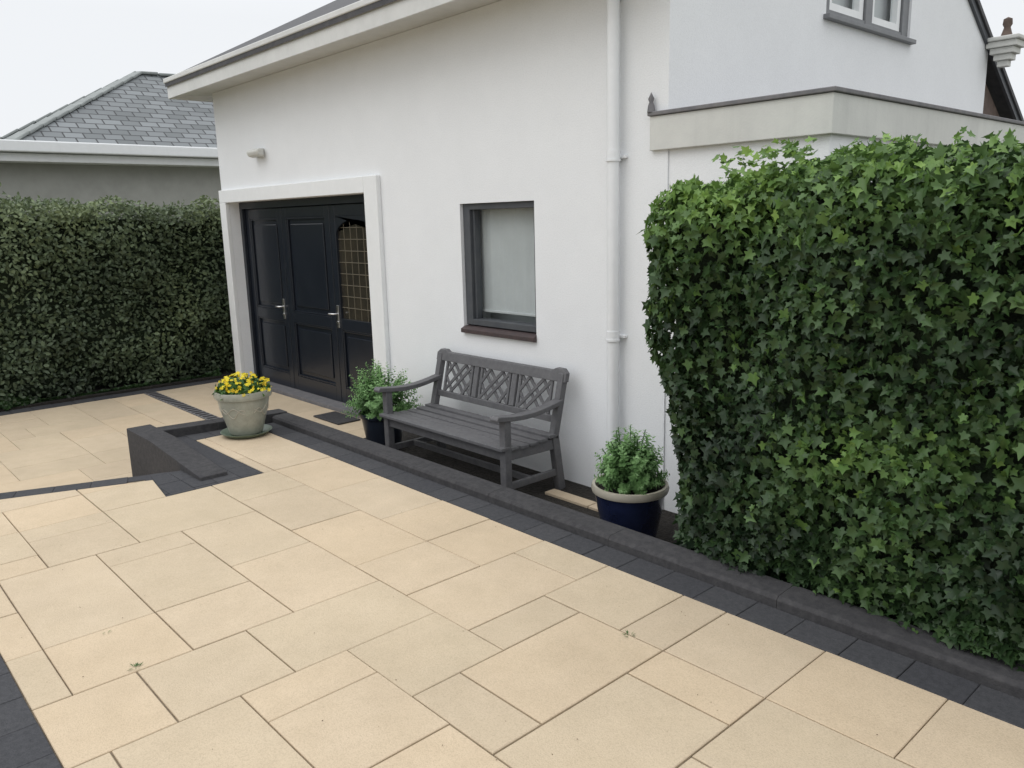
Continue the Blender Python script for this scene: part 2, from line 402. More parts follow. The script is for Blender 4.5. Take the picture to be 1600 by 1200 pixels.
for a,b_ in ((2.02,2.08),(2.54,2.61),(2.75,2.81),(3.25,3.31)):
    box('upper_sash',-3.25,-3.19,a,b_,3.46,4.34,M_trimw,H)
box('upper_sash_rail',-3.25,-3.19,2.081,2.539,3.461,3.52,M_trimw,H)
box('upper_sash_rail_b',-3.25,-3.19,2.811,3.249,3.461,3.52,M_trimw,H)
addmesh('upper_glass',[(-3.235,GY0+.07,3.46),(-3.235,GY1-.1,3.46),(-3.235,GY1-.1,4.34),(-3.235,GY0+.07,4.34)],[(0,1,2,3)],M_winglass,H)
box('upper_curtain',-3.33,-3.32,GY0+.02,GY1-.02,3.4,4.4,M_blind,H)
def slab(name,y0,z0,y1,z1,x0,x1,th,m):
    extr(name,[(y0,z0),(y1,z1),(y1,z1+th),(y0,z0+th)],0,x0,x1,m,H)
slab('roof_front',-.42,3.60,2.7,5.20,-10.25,-3.10,.09,M_rooftile)
slab('roof_rear',2.702,5.20,6.75,2.77,-10.25,-3.10,.05,M_rooftile)
slab('barge_rear',2.702,5.13,6.7,2.73,-3.149,-3.12,.08,M_frame)
slab('barge_front',-.3,3.60,2.7,5.13,-3.149,-3.12,.08,M_frame)
box('soffit',-10.2,-3.12,-.37,0.0,3.522,3.54,M_fascia,H)
box('soffit_back',-10.2,-3.5,0.0,.5,3.525,3.545,M_fascia,H)
box('fascia_board',-10.25,-3.11,-.40,-.365,3.47,3.64,M_fascia,H,bev=.004)
box('fascia_end',-10.25,-10.2,-.365,.4,3.47,3.64,M_fascia,H)
box('eaves_strip',-10.28,-3.10,-.43,-.36,3.645,3.70,M_fascia,H,bev=.01)
SP=-.05
box('door_surround_right',DX1,DX1+.22,SP,.0,0,2.38,M_trimw,H,bev=.006)
box('door_surround_top',DX0-.17,DX1-.001,SP,.0,DZ,2.38,M_trimw,H,bev=.006)
box('door_surround_left',DX0-.17,DX0,SP,.0,0,DZ-.001,M_trimw,H,bev=.006)
DY=.16
box('door_frame_top',DX0,DX1,DY-.04,DY+.06,DZ-.08,DZ,M_door,H,bev=.004)
box('door_frame_left',DX0,DX0+.07,DY-.04,DY+.06,0,DZ-.08,M_door,H,bev=.004)
box('door_frame_right',DX1-.07,DX1,DY-.04,DY+.06,0,DZ-.08,M_door,H,bev=.004)
box('door_back',DX0,DX1,DY+.055,DY+.08,0,DZ,M_door,H)
leaves=[(-9.63,-8.70),(-8.69,-7.62),(-7.61,-6.67)]
def panel(nm,x0,x1,z0,z1):
    box(nm+'_recess',x0-.002,x1+.002,DY+.03,DY+.05,z0,z1,M_door,H)
    box(nm+'_mould_b',x0,x1,DY+.006,DY+.03,z0,z0+.022,M_door,H,bev=.006)
    box(nm+'_mould_t',x0,x1,DY+.006,DY+.03,z1-.022,z1,M_door,H,bev=.006)
    box(nm+'_mould_l',x0,x0+.022,DY+.006,DY+.03,z0+.022,z1-.022,M_door,H,bev=.006)
    box(nm+'_mould_r',x1-.022,x1,DY+.006,DY+.03,z0+.022,z1-.022,M_door,H,bev=.006)
    box(nm+'_field',x0+.07,x1-.07,DY+.014,DY+.03,z0+.07,z1-.07,M_door,H,bev=.012)
for n,(a,b_) in enumerate(leaves):
    for sx0,sx1,nm in ((a,a+.1,'l'),(b_-.1,b_,'r')):
        box('leaf_%d_stile_%s'%(n,nm),sx0,sx1,DY,DY+.045,.03,DZ-.085,M_door,H,bev=.005)
    box('leaf_%d_top_rail'%n,a+.1,b_-.1,DY,DY+.045,DZ-.2,DZ-.085,M_door,H,bev=.004)
    box('leaf_%d_bottom_rail'%n,a+.1,b_-.1,DY,DY+.045,.03,.2,M_door,H,bev=.004)
    box('leaf_%d_lock_rail'%n,a+.1,b_-.1,DY,DY+.045,.84,.96,M_door,H,bev=.004)
    panel('leaf_%d_low'%n,a+.1,b_-.1,.2,.84)
    if n<2: panel('leaf_%d_up'%n,a+.1,b_-.1,.96,DZ-.2)
a,b_=leaves[2]; gx0,gx1,gz0,gz1=a+.1,b_-.1,.96,DZ-.2
M_lglass=mat('leaded_glass',(.018,.018,.016),(.05,.042,.03),scale=3,rough=.1,spec=.8)
box('leaded_glass',gx0,gx1,DY+.03,DY+.04,gz0,gz1,M_lglass,H)
pts=[(gx0,gz1),(gx0,gz1-.2)]
for i in range(1,12):
    t_=math.pi*(1-i/12); pts.append(((gx0+gx1)/2+math.cos(t_)*(gx1-gx0)/2,gz1-.2+math.sin(t_)*.16))
pts+=[(gx1,gz1-.2),(gx1,gz1)]
top=addmesh('arch_head',[],[],M_door,H)
n_=len(pts); bm=bmesh.new(); vs=[bm.verts.new((x_,DY+.004,z_)) for x_,z_ in pts]; vs2=[bm.verts.new((x_,DY+.03,z_)) for x_,z_ in pts]
bm.faces.new(vs); bm.faces.new(vs2[::-1])
for i in range(n_): bm.faces.new((vs[i],vs2[i],vs2[(i+1)%n_],vs[(i+1)%n_]))
bmesh.ops.triangulate(bm,faces=[f for f in bm.faces if len(f.verts)>4],ngon_method='EAR_CLIP'); bmesh.ops.recalc_face_normals(bm,faces=bm.faces); bm.to_mesh(top.data); bm.free()
M_came=mat('lead_came',(.16,.14,.10),rough=.5,metal=.3)
for i in range(1,6):
    x_=gx0+(gx1-gx0)*i/6; tube('came_v%d'%i,[(x_,DY+.028,gz0),(x_,DY+.028,gz1-.06)],.004,M_came,H)
for i in range(1,9):
    z_=gz0+(gz1-gz0)*i/9; tube('came_h%d'%i,[(gx0,DY+.028,z_),(gx1,DY+.028,z_)],.004,M_came,H)
for hx in (-8.80,-7.56):
    hz=.98
    box('handle_plate',hx-.02,hx+.02,DY-.012,DY+.001,hz-.12,hz+.12,M_chrome,H,bev=.004)
    tube('handle_lever',[(hx,DY-.005,hz+.03),(hx,DY-.055,hz+.03),(hx-.11,DY-.055,hz+.025)],.009,M_chrome,H)
    tube('handle_cylinder',[(hx,DY-.005,hz-.06),(hx,DY-.022,hz-.06)],.013,M_chrome,H)
box('threshold',DX0,DX1,-.02,DY+.05,-.01,.028,M_lead,H)
mt=box('door_mat',-7.35,-6.85,-.34,-.08,.004,.018,M_kerb,None,bev=.005)
fy=.03
box('window_frame_left',WX0,WX0+.085,fy,.14,WZ0+.07,WZ1,M_frame,H,bev=.004)
box('window_frame_right',WX1-.04,WX1,fy,.14,WZ0+.07,WZ1,M_frame,H,bev=.004)
box('window_frame_top',WX0+.085,WX1-.04,fy,.14,WZ1-.05,WZ1,M_frame,H,bev=.004)
box('window_frame_bottom',WX0+.085,WX1-.04,fy,.14,WZ0+.07,WZ0+.12,M_frame,H,bev=.004)
box('window_sash_left',WX0+.085,WX0+.11,fy+.03,.12,WZ0+.12,WZ1-.05,M_frame,H,bev=.003)
addmesh('window_glass',[(WX0+.08,.1,WZ0+.1),(WX1-.03,.1,WZ0+.1),(WX1-.03,.1,WZ1-.04),(WX0+.08,.1,WZ1-.04)],[(0,1,2,3)],M_winglass,H)
V=[];F=[];nb=40
for i in range(nb+1):
    x_=WX0+.02+(WX1-WX0-.02)*i/nb; yy=.155+.004*math.sin(i*1.3)+.003*math.sin(i*.47)
    V+= [(x_,yy,WZ0+.19),(x_,yy,WZ1)]
for i in range(nb): F.append((2*i,2*i+2,2*i+3,2*i+1))
addmesh('window_blind',V,F,M_blind,H,smooth=True)
box('blind_bar',WX0+.03,WX1-.01,.145,.165,WZ0+.17,WZ0+.19,M_blind,H,bev=.004)
box('inner_shelf',WX0,WX1,.145,.299,WZ0+.02,WZ0+.075,M_blind,H)
box('room_back',WX0-.3,WX1+.3,.32,.33,WZ0-.2,WZ1+.2,M_blind,H)
extr('window_sill',[(-.035,WZ0+.04),(-.035,WZ0+.008),(.0,WZ0+.001),(.14,WZ0+.001),(.14,WZ0+.068),(0,WZ0+.058)],0,WX0-.003,WX1+.003,M_sill,H,bev=.003)
px=-3.53
tube('drainpipe',[(px,-.075,-.03),(px,-.075,3.48)],.041,M_pipe,H)
for z_ in (1.14,2.32,3.3):
    tube('pipe_socket',[(px,-.075,z_),(px,-.075,z_+.06)],.046,M_pipe,H)
    tube('pipe_collar',[(px,-.075,z_-.008),(px,-.075,z_+.006)],.050,M_pipe,H)
    box('pipe_bracket',px-.065,px+.065,-.03,.0,z_+.01,z_+.03,M_pipe,H,bev=.004)
lx,lz=-8.72,2.74
box('lamp_base',lx-.05,lx+.08,-.03,0,lz-.05,lz+.05,M_cream,H,bev=.008)
bevel(extr('lamp_body',[(-.03,lz+.045),(-.08,lz+.05),(-.12,lz+.02),(-.10,lz-.03),(-.03,lz-.045)],0,lx-.15,lx+.12,M_cream,H),.02,3)
EX0,EX1=-3.149,-2.11
box('extension_wall',EX0,EX1,.012,6.4,-.05,2.36,M_wall,H)
box('extension_band',-3.27,EX1+.03,-.03,6.43,2.36,2.565,M_cream,H,bev=.004)
box('extension_coping',-3.28,EX1+.045,-.045,6.45,2.567,2.592,M_lead,H,bev=.005)
lathe('coping_finial',[(0,0),(.025,0),(.02,.04),(.012,.06),(.02,.08),(.0,.12)],(-3.26,-.03,2.59),M_lead,H,12)
tri('rear_infill',[(5.4,-.05),(6.6,-.05),(6.6,2.72),(5.4,3.42)],-3.4,-3.24,M_wood,H)
sy=5.42
for i,zz in enumerate((3.36,3.42,3.48,3.54)):
    w_=.05+.03*i
    box('stack_corbel_%d'%i,-3.0-w_,-3.0+w_,sy-w_,sy+w_,zz,zz+.058,M_cream,H,bev=.006)
box('stack_cap',-3.165,-2.835,sy-.165,sy+.165,3.60,3.64,M_cream,H,bev=.01)
lathe('stack_finial',[(.06,0),(.045,.05),(.03,.1),(.045,.13),(.04,.18),(0,.2)],(-3.0,sy,3.64),M_wood,H,16)
# ---------------------------------------------------------------- neighbour
Nb=group('neighbour_house')
box('walls',-24,-16.6,-12,11,-.05,3.12,M_nwall,Nb)
box('flat_roof',-24.3,-16.2,-12.3,11.3,3.2,3.38,M_lead,Nb)
box('fascia_low',-24.2,-16.15,-12.2,11.2,3.12,3.26,M_trimw,Nb,bev=.01)
box('fascia_gutter',-24.35,-16.0,-12.35,11.35,3.27,3.46,M_trimw,Nb,bev=.02)
rz0=3.47; pk=5.26
A=(-16.3,-.9,rz0);B=(-16.3,10,rz0);C=(-21.9,10,rz0);D=(-21.9,-.9,rz0);R1=(-19.1,2.3,pk);R2=(-19.1,6.8,pk)
slate_face('slate_front',[A,B,R2,R1],Nb,M_slate); slate_face('slate_side',[D,A,R1],Nb,M_slate)
slate_face('slate_back',[C,D,R1,R2],Nb,M_slate); slate_face('slate_end',[B,C,R2],Nb,M_slate)
M_hip=mat('hip_tile',(.2,.215,.21),(.28,.3,.29),scale=5,rough=.7)
def hip(nm,p,q_):
    p=Vector(p);q_=Vector(q_);n=int((q_-p).length/.4)
    for i in range(n):
        beam(nm+str(i),p.lerp(q_,i/n),p.lerp(q_,(i+.96)/n)+Vector((0,0,.015)),.2,.06,M_hip,Nb,bev=.02)
hip('hip_a_',A,R1);hip('hip_b_',D,R1);hip('ridge_',R1,R2);hip('hip_c_',B,R2)
box('wall_pillar',-16.6,-16.4,-2.3,-1.9,0,3.12,M_lead,Nb)
# ---------------------------------------------------------------- foliage machinery
def scatter(name,P,Nn,Tdir,size,tint,tv,tf,matl,parent=None):
    n=len(P); Nn=Nn/np.linalg.norm(Nn,axis=1,keepdims=True)
    T=Tdir-(Tdir*Nn).sum(1,keepdims=True)*Nn; T/=np.linalg.norm(T,axis=1,keepdims=True)+1e-9
    B=np.cross(T,Nn)
    tv=np.array(tv); k=len(tv)
    wv=rng.uniform(.8,1.15,n); cu=rng.uniform(.4,1.8,n)
    V=P[:,None,:]+size[:,None,None]*(tv[None,:,0:1]*B[:,None,:]*wv[:,None,None]+tv[None,:,1:2]*T[:,None,:]+tv[None,:,2:3]*cu[:,None,None]*Nn[:,None,:])
    V=V.reshape(-1,3)
    lens=np.array([len(f) for f in tf]); flat=np.concatenate([np.array(f) for f in tf])
    loops=(flat[None,:]+(np.arange(n)*k)[:,None]).reshape(-1)
    tot=np.tile(lens,n); start=np.concatenate([[0],np.cumsum(tot)[:-1]])
    me=bpy.data.meshes.new(name); me.vertices.add(len(V)); me.vertices.foreach_set('co',V.astype(np.float32).ravel())
    me.loops.add(len(loops)); me.loops.foreach_set('vertex_index',loops.astype(np.int32))
    me.polygons.add(len(tot)); me.polygons.foreach_set('loop_start',start.astype(np.int32)); me.polygons.foreach_set('loop_total',tot.astype(np.int32))
    me.update(calc_edges=True)
    a=me.attributes.new('tint','FLOAT','FACE'); a.data.foreach_set('value',np.repeat(np.clip(tint,0,1),len(tf)).astype(np.float32))
    me.materials.append(matl); me.validate()
    o=bpy.data.objects.new(name,me); COL.objects.link(o)
    if parent: o.parent=parent
    return o
def nz(p,s,seed=0):
    r=np.random.default_rng(seed); out=np.zeros(len(p)); 
    for i in range(7):
        k=r.normal(size=3); k*=s*(1+.5*i/3)/np.linalg.norm(k); out+=np.sin(p@k+r.uniform(0,6.28))
    return out/3.2
IVY_R=[(0,.05),(.18,-.12),(.42,-.04),(.33,.22),(.60,.45),(.24,.55),(0,1)]
iv=[(0,.05,0)]+[(x,y,.28*x-.12*y*y) for x,y in IVY_R[1:-1]]+[(0,1,-.16)]+[(-x,y,.28*x-.12*y*y) for x,y in IVY_R[1:-1][::-1]]
ivf=[tuple(range(0,7)),(0,6,7,8,9,10,11)]
OV=[(0,0,0),(.25,.3,.06),(.25,.65,.06),(0,1,-.05),(-.25,.65,.06),(-.25,.3,.06)]
OVF=[(0,1,2,3),(0,3,4,5)]
def rbox_samples(n,lo,hi,r,faces,bump,bs,seed,depth=.08):
    lo=np.array(lo);hi=np.array(hi);d=hi-lo
    ar={'-y':d[0]*d[2],'+z':d[0]*d[1],'-x':d[1]*d[2],'+x':d[1]*d[2],'+y':d[0]*d[2]}
    tot=sum(ar[f] for f in faces); P=[]
    for f in faces:
        m=int(n*ar[f]/tot); p=lo+rng.random((m,3))*d
        ax='xyz'.index(f[1]); p[:,ax]=hi[ax] if f[0]=='+' else lo[ax]; P.append(p)
    P=np.concatenate(P); ilo=lo+r; ihi=hi-r; ilo[2]=lo[2]
    C=np.clip(P,ilo,ihi); Nn=P-C; L_=np.linalg.norm(Nn,axis=1,keepdims=True)+1e-9; Nn=Nn/L_
    P2=C+Nn*r
    P2=P2+Nn*(bump*nz(P2,bs,seed)+bump*.5*nz(P2,bs*3,seed+1))[:,None]-Nn*(rng.random(len(P2))**1.5*depth)[:,None]
    return P2,Nn
def ivydef(P):
    P=P.copy(); zs=np.interp(P[:,0],[-2.5,-2.2,-1.7,-1.2,-.5,.3,3],[.93,.955,1.015,.985,.975,.955,.945])
    P[:,2]=P[:,2]*zs
    k=np.clip((-1.4-P[:,0])/1.0,0,1)*np.clip(1-P[:,2]/1.5,0,1); P[:,0]+=.15*k
    return P
def hedgedef(P):
    P=P.copy(); P[:,2]-=np.clip((P[:,1]+3.5)/4,0,1)*.26*(P[:,2]/2.4); return P
def core(name,lo,hi,r,bump,bs,seed,inset,parent,deform=None):
    lo=np.array(lo);hi=np.array(hi)
    bm=bmesh.new(); bmesh.ops.create_cube(bm,size=1)
    bmesh.ops.subdivide_edges(bm,edges=bm.edges,cuts=30,use_grid_fill=True)
    P=np.array([v.co[:] for v in bm.verts]); P=lo+(P+.5)*(hi-lo)
    ilo=lo+r;ihi=hi-r;ilo[2]=lo[2]; C=np.clip(P,ilo,ihi);N_=P-C;N_=N_/(np.linalg.norm(N_,axis=1,keepdims=True)+1e-9)
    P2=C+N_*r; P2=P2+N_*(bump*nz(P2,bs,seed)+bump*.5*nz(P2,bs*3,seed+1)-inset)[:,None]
    if deform: P2=deform(P2)
    for v,p in zip(bm.verts,P2): v.co=p
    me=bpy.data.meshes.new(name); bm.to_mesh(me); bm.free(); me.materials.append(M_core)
    o=bpy.data.objects.new(name,me); COL.objects.link(o); o.parent=parent; return o
ivy=group('ivy_covered_wall')
lo=(-2.38,-1.24,.25);hi=(3.2,-.02,2.22)
P,Nn=rbox_samples(50000,lo,hi,.28,['-y','+z','-x'],.075,3.6,11,.13)
P=ivydef(P)
front=(Nn[:,2]<.5)
Nd=Nn+np.array([0,0,.3])*front[:,None]+rng.normal(size=P.shape)*.6
Td=np.where(front[:,None],np.array([0,0,-1.]),np.array([0,-1.,-.3]))+rng.normal(size=P.shape)*.75
patch=np.clip(nz(P,3.2,5)*1.2,-.6,1); patch2=nz(P,11,6)
ti=.12+.26*rng.random(len(P))+.18*patch+.14*patch2+.62*np.clip((P[:,2]-1.72)/.42,0,1)**1.2*(.4+.6*rng.random(len(P)))-.10*np.clip(.9-P[:,2],0,1)  # last term paints the shadow at the ivy's foot into the leaf tint
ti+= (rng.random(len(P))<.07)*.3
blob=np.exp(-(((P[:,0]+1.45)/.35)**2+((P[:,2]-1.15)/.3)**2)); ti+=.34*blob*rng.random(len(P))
sz=.022+.040*rng.beta(2,3,len(P))*1.15
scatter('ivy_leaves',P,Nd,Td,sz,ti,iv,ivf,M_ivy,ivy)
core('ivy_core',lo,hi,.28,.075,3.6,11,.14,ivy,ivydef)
PP=[];NN=[];TT=[]
for i in range(170):
    x_=rng.uniform(-2.2,3.0) if i>14 else rng.normal(-1.75,.12)
    p=ivydef(np.array([[x_,rng.uniform(-1.15,-.1),2.18]]))[0]; d=np.array([rng.normal()*.8,rng.normal()*.5-.2,.7]); d/=np.linalg.norm(d)
    L_=rng.uniform(.02,.12)
    for k in range(9):
        PP.append(p+d*L_*k/8+rng.normal(size=3)*.016); NN.append(np.array([0,-.3,.8])+rng.normal(size=3)*.5); TT.append(d+rng.normal(size=3)*.8)
nt_=len(PP)
scatter('ivy_shoots',np.array(PP),np.array(NN),np.array(TT),rng.uniform(.02,.045,nt_),.55+.45*rng.random(nt_),iv,ivf,M_ivy,ivy)
n=5200; x_=rng.uniform(-2.15,3.2,n); am=.08+.07*np.sin(x_*2.1+1)+.05*np.sin(x_*5.3)+.03*np.sin(x_*13); am=np.clip(am,.01,.3)*np.clip((x_+2.3)/1.2,.05,1)
u=rng.random(n); y_=-1.18-am*u; z_=.43+.28*(1-u)*rng.random(n)+.02
P=np.stack([x_,y_,z_],1); Nd=np.array([0,-.5,.8])+rng.normal(size=P.shape)*.45; Td=np.array([0,-.6,-.6])+rng.normal(size=P.shape)*.7
scatter('ivy_spill',P,Nd,Td,rng.uniform(.022,.052,n),.12+.3*rng.random(n)+.14*nz(P,5,9),iv,ivf,M_ivy,ivy)
# hedge
hd=group('hedge')
lo=(-11.5,-8.5,.06);hi=(-10.30,2.2,2.4)
P,Nn=rbox_samples(72000,lo,hi,.22,['+x','+z'],.13,2.4,21,.26)
P=hedgedef(P)
dens=nz(P,6,31); keep=(rng.random(len(P))<(.8+.35*dens))
P=P[keep];Nn=Nn[keep]
Nd=Nn+np.array([0,0,.5])+rng.normal(size=P.shape)*.8; Td=np.array([.3,0,.3])+rng.normal(size=P.shape)
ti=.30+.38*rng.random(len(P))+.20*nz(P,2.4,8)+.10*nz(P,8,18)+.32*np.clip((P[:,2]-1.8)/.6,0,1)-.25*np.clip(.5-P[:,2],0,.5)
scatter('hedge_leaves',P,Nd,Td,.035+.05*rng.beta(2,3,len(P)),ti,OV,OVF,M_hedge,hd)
n=3600; y_=rng.uniform(-8,1.5,n); x_=rng.uniform(-11.2,-10.3,n)
k_=np.clip(.5+.8*nz(np.stack([x_*0,y_,y_],1),4,2),.1,1.5)
P=np.stack([x_,y_,2.34-np.clip((y_+3.5)/4,0,1)*.26+.15*rng.random(n)**1.5*k_],1)
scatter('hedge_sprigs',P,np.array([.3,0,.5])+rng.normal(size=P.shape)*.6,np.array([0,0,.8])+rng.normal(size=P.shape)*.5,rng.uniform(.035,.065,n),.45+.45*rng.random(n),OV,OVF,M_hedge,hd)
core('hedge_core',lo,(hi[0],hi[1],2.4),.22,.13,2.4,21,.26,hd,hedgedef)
box('hedge_soil',-11.6,-10.2,-8.5,2.5,-.04,.03,M_soil,hd)
n=5200; y_=rng.uniform(-8,-.1,n); k_=np.clip(.3+.5*np.sin(y_*1.7+.6)+.3*np.sin(y_*4),.02,1); u=rng.random(n)
P=np.stack([-10.32+.16*k_*u,y_,.03+.28*k_*(1-u)*rng.random(n)],1)
scatter('hedge_groundcover',P,np.array([.4,0,.7])+rng.normal(size=P.shape)*.5,np.array([.5,0,-.3])+rng.normal(size=P.shape)*.6,rng.uniform(.03,.055,n),.15+.3*rng.random(n),iv,ivf,M_ivy,hd)
# ---------------------------------------------------------------- shrubs in pots
def shrub(name,c,R,Ht,n,matl,parent,leaf=.035,per=26,seed=1):
    r=np.random.default_rng(seed); PP=[];NN=[];TT=[];TI=[];SZ=[];stems=[]
    for i in range(n):
        az=r.uniform(0,2*math.pi); el=math.acos(r.uniform(.0,1)); 
        d=np.array([math.cos(az)*math.sin(el),math.sin(az)*math.sin(el),math.cos(el)])
        tip=np.array(c)+d*np.array([R,R,Ht])*r.uniform(.75,1.2)+np.array([0,0,.03])
        b=np.array(c)+np.array([math.cos(az),math.sin(az),0])*R*.25*r.random()
        mid=(b+tip)/2+np.array([0,0,.03])+d*.02
        for k in range(per):
            t=.3+.7*k/(per-1); p=(1-t)**2*b+2*t*(1-t)*mid+t*t*tip
            td=(tip-mid); td/=np.linalg.norm(td)
            a=k*2.4; s1=np.cross(td,[.3,.5,.8]); s1/=np.linalg.norm(s1); s2=np.cross(td,s1)
            side=math.cos(a)*s1+math.sin(a)*s2
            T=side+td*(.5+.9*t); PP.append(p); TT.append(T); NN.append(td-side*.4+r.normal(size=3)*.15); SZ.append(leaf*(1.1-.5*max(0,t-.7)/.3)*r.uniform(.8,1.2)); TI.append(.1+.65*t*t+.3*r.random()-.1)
        stems.append((b,mid,tip))
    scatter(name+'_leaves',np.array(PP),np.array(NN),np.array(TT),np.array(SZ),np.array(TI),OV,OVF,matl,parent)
    for i,(b,m_,t_) in enumerate(stems[::4]):
        tube(name+'_stem_%d'%i,[tuple(b),tuple(m_),tuple(t_)],.003,matl,parent)
def potted(name,c,rim,base,h,body,rimm,R,Ht,n,seed):
    G=group(name)
    lathe('pot_body',[(0,0),(base*.95,0),(base,.01),(base*1.1,h*.12),(rim*.9,h*.6),(rim*.97,h*.86),(rim*.97,h*.89)],c,body,G)
    lathe('pot_rim',[(rim*.97,h*.875),(rim*1.05,h*.89),(rim*1.08,h*.94),(rim*1.05,h),(rim*.97,h),(rim*.93,h*.9),(rim*.93,h*.8)],c,rimm,G)
    lathe('pot_soil',[(0,h*.9),(rim*.94,h*.9)],c,M_soil,G)
    shrub('shrub',(c[0],c[1],c[2]+h*.92),R,Ht,n,M_hebe,G,seed=seed)
    return G
potted('potted_shrub',(-2.92,-.63,.0),.215,.14,.40,M_blue,M_rimc,.20,.31,130,3)
M_darkpot=mat('dark_blue_pot',(.012,.016,.025),(.02,.026,.04),scale=9,rough=.3)
potted('potted_shrub.001',(-5.78,-.5,.0),.19,.13,.35,M_darkpot,M_darkpot,.31,.40,190,4)
FP=group('flower_pot')
c=(-5.90,-1.68,PZ)
lathe('saucer',[(0,.0),(.15,.0),(.19,.03),(.195,.035),(.185,.035),(.15,.012),(0,.012)],c,M_saucer,FP)
lathe('pot_body',[(0,.018),(.115,.018),(.125,.03),(.14,.08),(.175,.20),(.192,.29),(.192,.30),(.21,.305),(.218,.33),(.212,.36),(.195,.36),(.185,.34),(.18,.3)],c,M_potstone,FP)
lathe('pot_soil',[(0,.33),(.186,.33)],c,M_soil,FP)
def potr(z): 
    return np.interp(z,[.03,.08,.20,.29],[.125,.14,.175,.192])+.001
for s_ in range(2):
    for base_a in np.linspace(0,2*math.pi,5)[:-1]:
        pts=[]
        for i in range(40):
            t_=i/39; a=base_a+t_*1.2; z_=.2+.035*math.sin(t_*9+s_*2.5)*(1 if s_==0 else .6)+(0 if s_==0 else .02); r_=potr(z_)
            pts.append((c[0]+r_*math.cos(a),c[1]+r_*math.sin(a),c[2]+z_))
        tube('scroll',pts,.003,M_rimc,FP)
n=1000; d=rng.normal(size=(n,3)); d[:,2]=abs(d[:,2])*.8; d/=np.linalg.norm(d,axis=1,keepdims=True)
rr=rng.uniform(.6,1,n)[:,None]
P=np.array([c[0],c[1],c[2]+.34])+d*rr*np.array([.20,.20,.11])
scatter('flower_leaves',P,d+rng.normal(size=P.shape)*.5,d+rng.normal(size=P.shape)*.8,rng.uniform(.03,.05,n),rng.random(n),OV,OVF,M_leafg,FP)
fv=[];ff=[]
for i in range(5):
    a=2*math.pi*i/5
    def qq(rad,da,z): return (rad*math.cos(a+da),rad*math.sin(a+da),z)
    b0=len(fv); fv+=[(0,0,0),qq(.6,-.55,.1),qq(1,-.3,.12),qq(1,.3,.12),qq(.6,.55,.1)]; ff.append((b0,b0+1,b0+2,b0+3,b0+4))
n=170; d=rng.normal(size=(n,3)); d[:,2]=abs(d[:,2])+.15; d/=np.linalg.norm(d,axis=1,keepdims=True)
P=np.array([c[0],c[1],c[2]+.345])+d*np.array([.205,.205,.135])*rng.uniform(.9,1.08,(n,1))
scatter('flowers',P,d*.7+np.array([.25,-.3,.4])+rng.normal(size=P.shape)*.4,rng.normal(size=P.shape),rng.uniform(.010,.019,n),rng.random(n),fv,ff,M_yellow,FP)
# ---------------------------------------------------------------- bench
Bn=group('garden_bench')
bx0,bx1=-5.42,-3.92
yf=-.76
def yback(z): return -.22+(z-.42)*.22
for nm,x in (('left',bx0+.035),('right',bx1-.035)):
    beam('rear_leg_'+nm,(x,-.17,0),(x,-.235,.42),.055,.065,M_bench,Bn,.006,up=(0,1,0))
    beam('rear_post_'+nm,(x,-.235,.40),(x,yback(.86),.86),.055,.055,M_bench,Bn,.006,up=(0,1,0))
    beam('front_leg_'+nm,(x,yf+.06,0),(x,yf+.06,.63),.06,.06,M_bench,Bn,.006,up=(0,1,0))
    beam('side_rail_'+nm,(x,yf+.06,.37),(x,-.21,.36),.035,.08,M_bench,Bn,.005)
    beam('low_rail_'+nm,(x,yf+.06,.14),(x,-.19,.14),.03,.05,M_bench,Bn,.005)
    pr=[];N_=12
    for i in range(N_+1):
        t_=i/N_; y=-.17+(yf-.03+.17)*t_; z=.665-.035*math.sin(t_*math.pi)+(-.02*t_)
        pr.append((y,z+.018))
    pr.append((yf-.045,.642)); pr.append((yf-.04,.622))
    for i in range(N_,-1,-1):
        t_=i/N_; y=-.17+(yf-.03+.17)*t_; z=.665-.035*math.sin(t_*math.pi)+(-.02*t_)
        pr.append((y,z-.018))
    extr('arm_'+nm,pr,0,x-.04,x+.04,M_bench,Bn,.006)
ys=np.linspace(yf+.03,-.27,6)
for i,y in enumerate(ys):
    z=.425-.018*math.sin(i/5*math.pi)
    box('seat_slat_%d'%i,bx0+.0,bx1-.0,y-.037,y+.037,z-.012,z+.012,M_bench,Bn,.004)
box('front_apron',bx0+.06,bx1-.06,yf+.045,yf+.07,.33,.405,M_bench,Bn,.004)
box('rear_apron',bx0+.06,bx1-.06,-.25,-.225,.33,.405,M_bench,Bn,.004)
beam('stretcher',(bx0+.04,-.46,.14),(bx1-.04,-.46,.14),.03,.045,M_bench,Bn,.004)
def bp(x,z): return (x,yback(z),z)
beam('lower_back_rail',bp(bx0+.06,.53),bp(bx1-.06,.53),.03,.05,M_bench,Bn,.004)
tp=[(bx0-.01,.80),(bx0-.01,.865),(bx0+.03,.895),(bx0+.10,.895),(bx0+.14,.875),(bx1-.14,.875),(bx1-.10,.895),(bx1-.03,.895),(bx1+.01,.865),(bx1+.01,.80)]
V=[];n=len(tp)
for off in(-.02,.022):
    for x,z in tp: V.append((x,yback(z)+off,z))
F=[tuple(range(n)),tuple(range(2*n-1,n-1,-1))]+[(i,n+i,n+(i+1)%n,(i+1)%n) for i in range(n)]
tr_=addmesh('top_rail',V,F,M_bench,Bn); recalc(tr_); bevel(tr_,.005)
zb,zt=.555,.80
W=(bx1-bx0-.14)/3
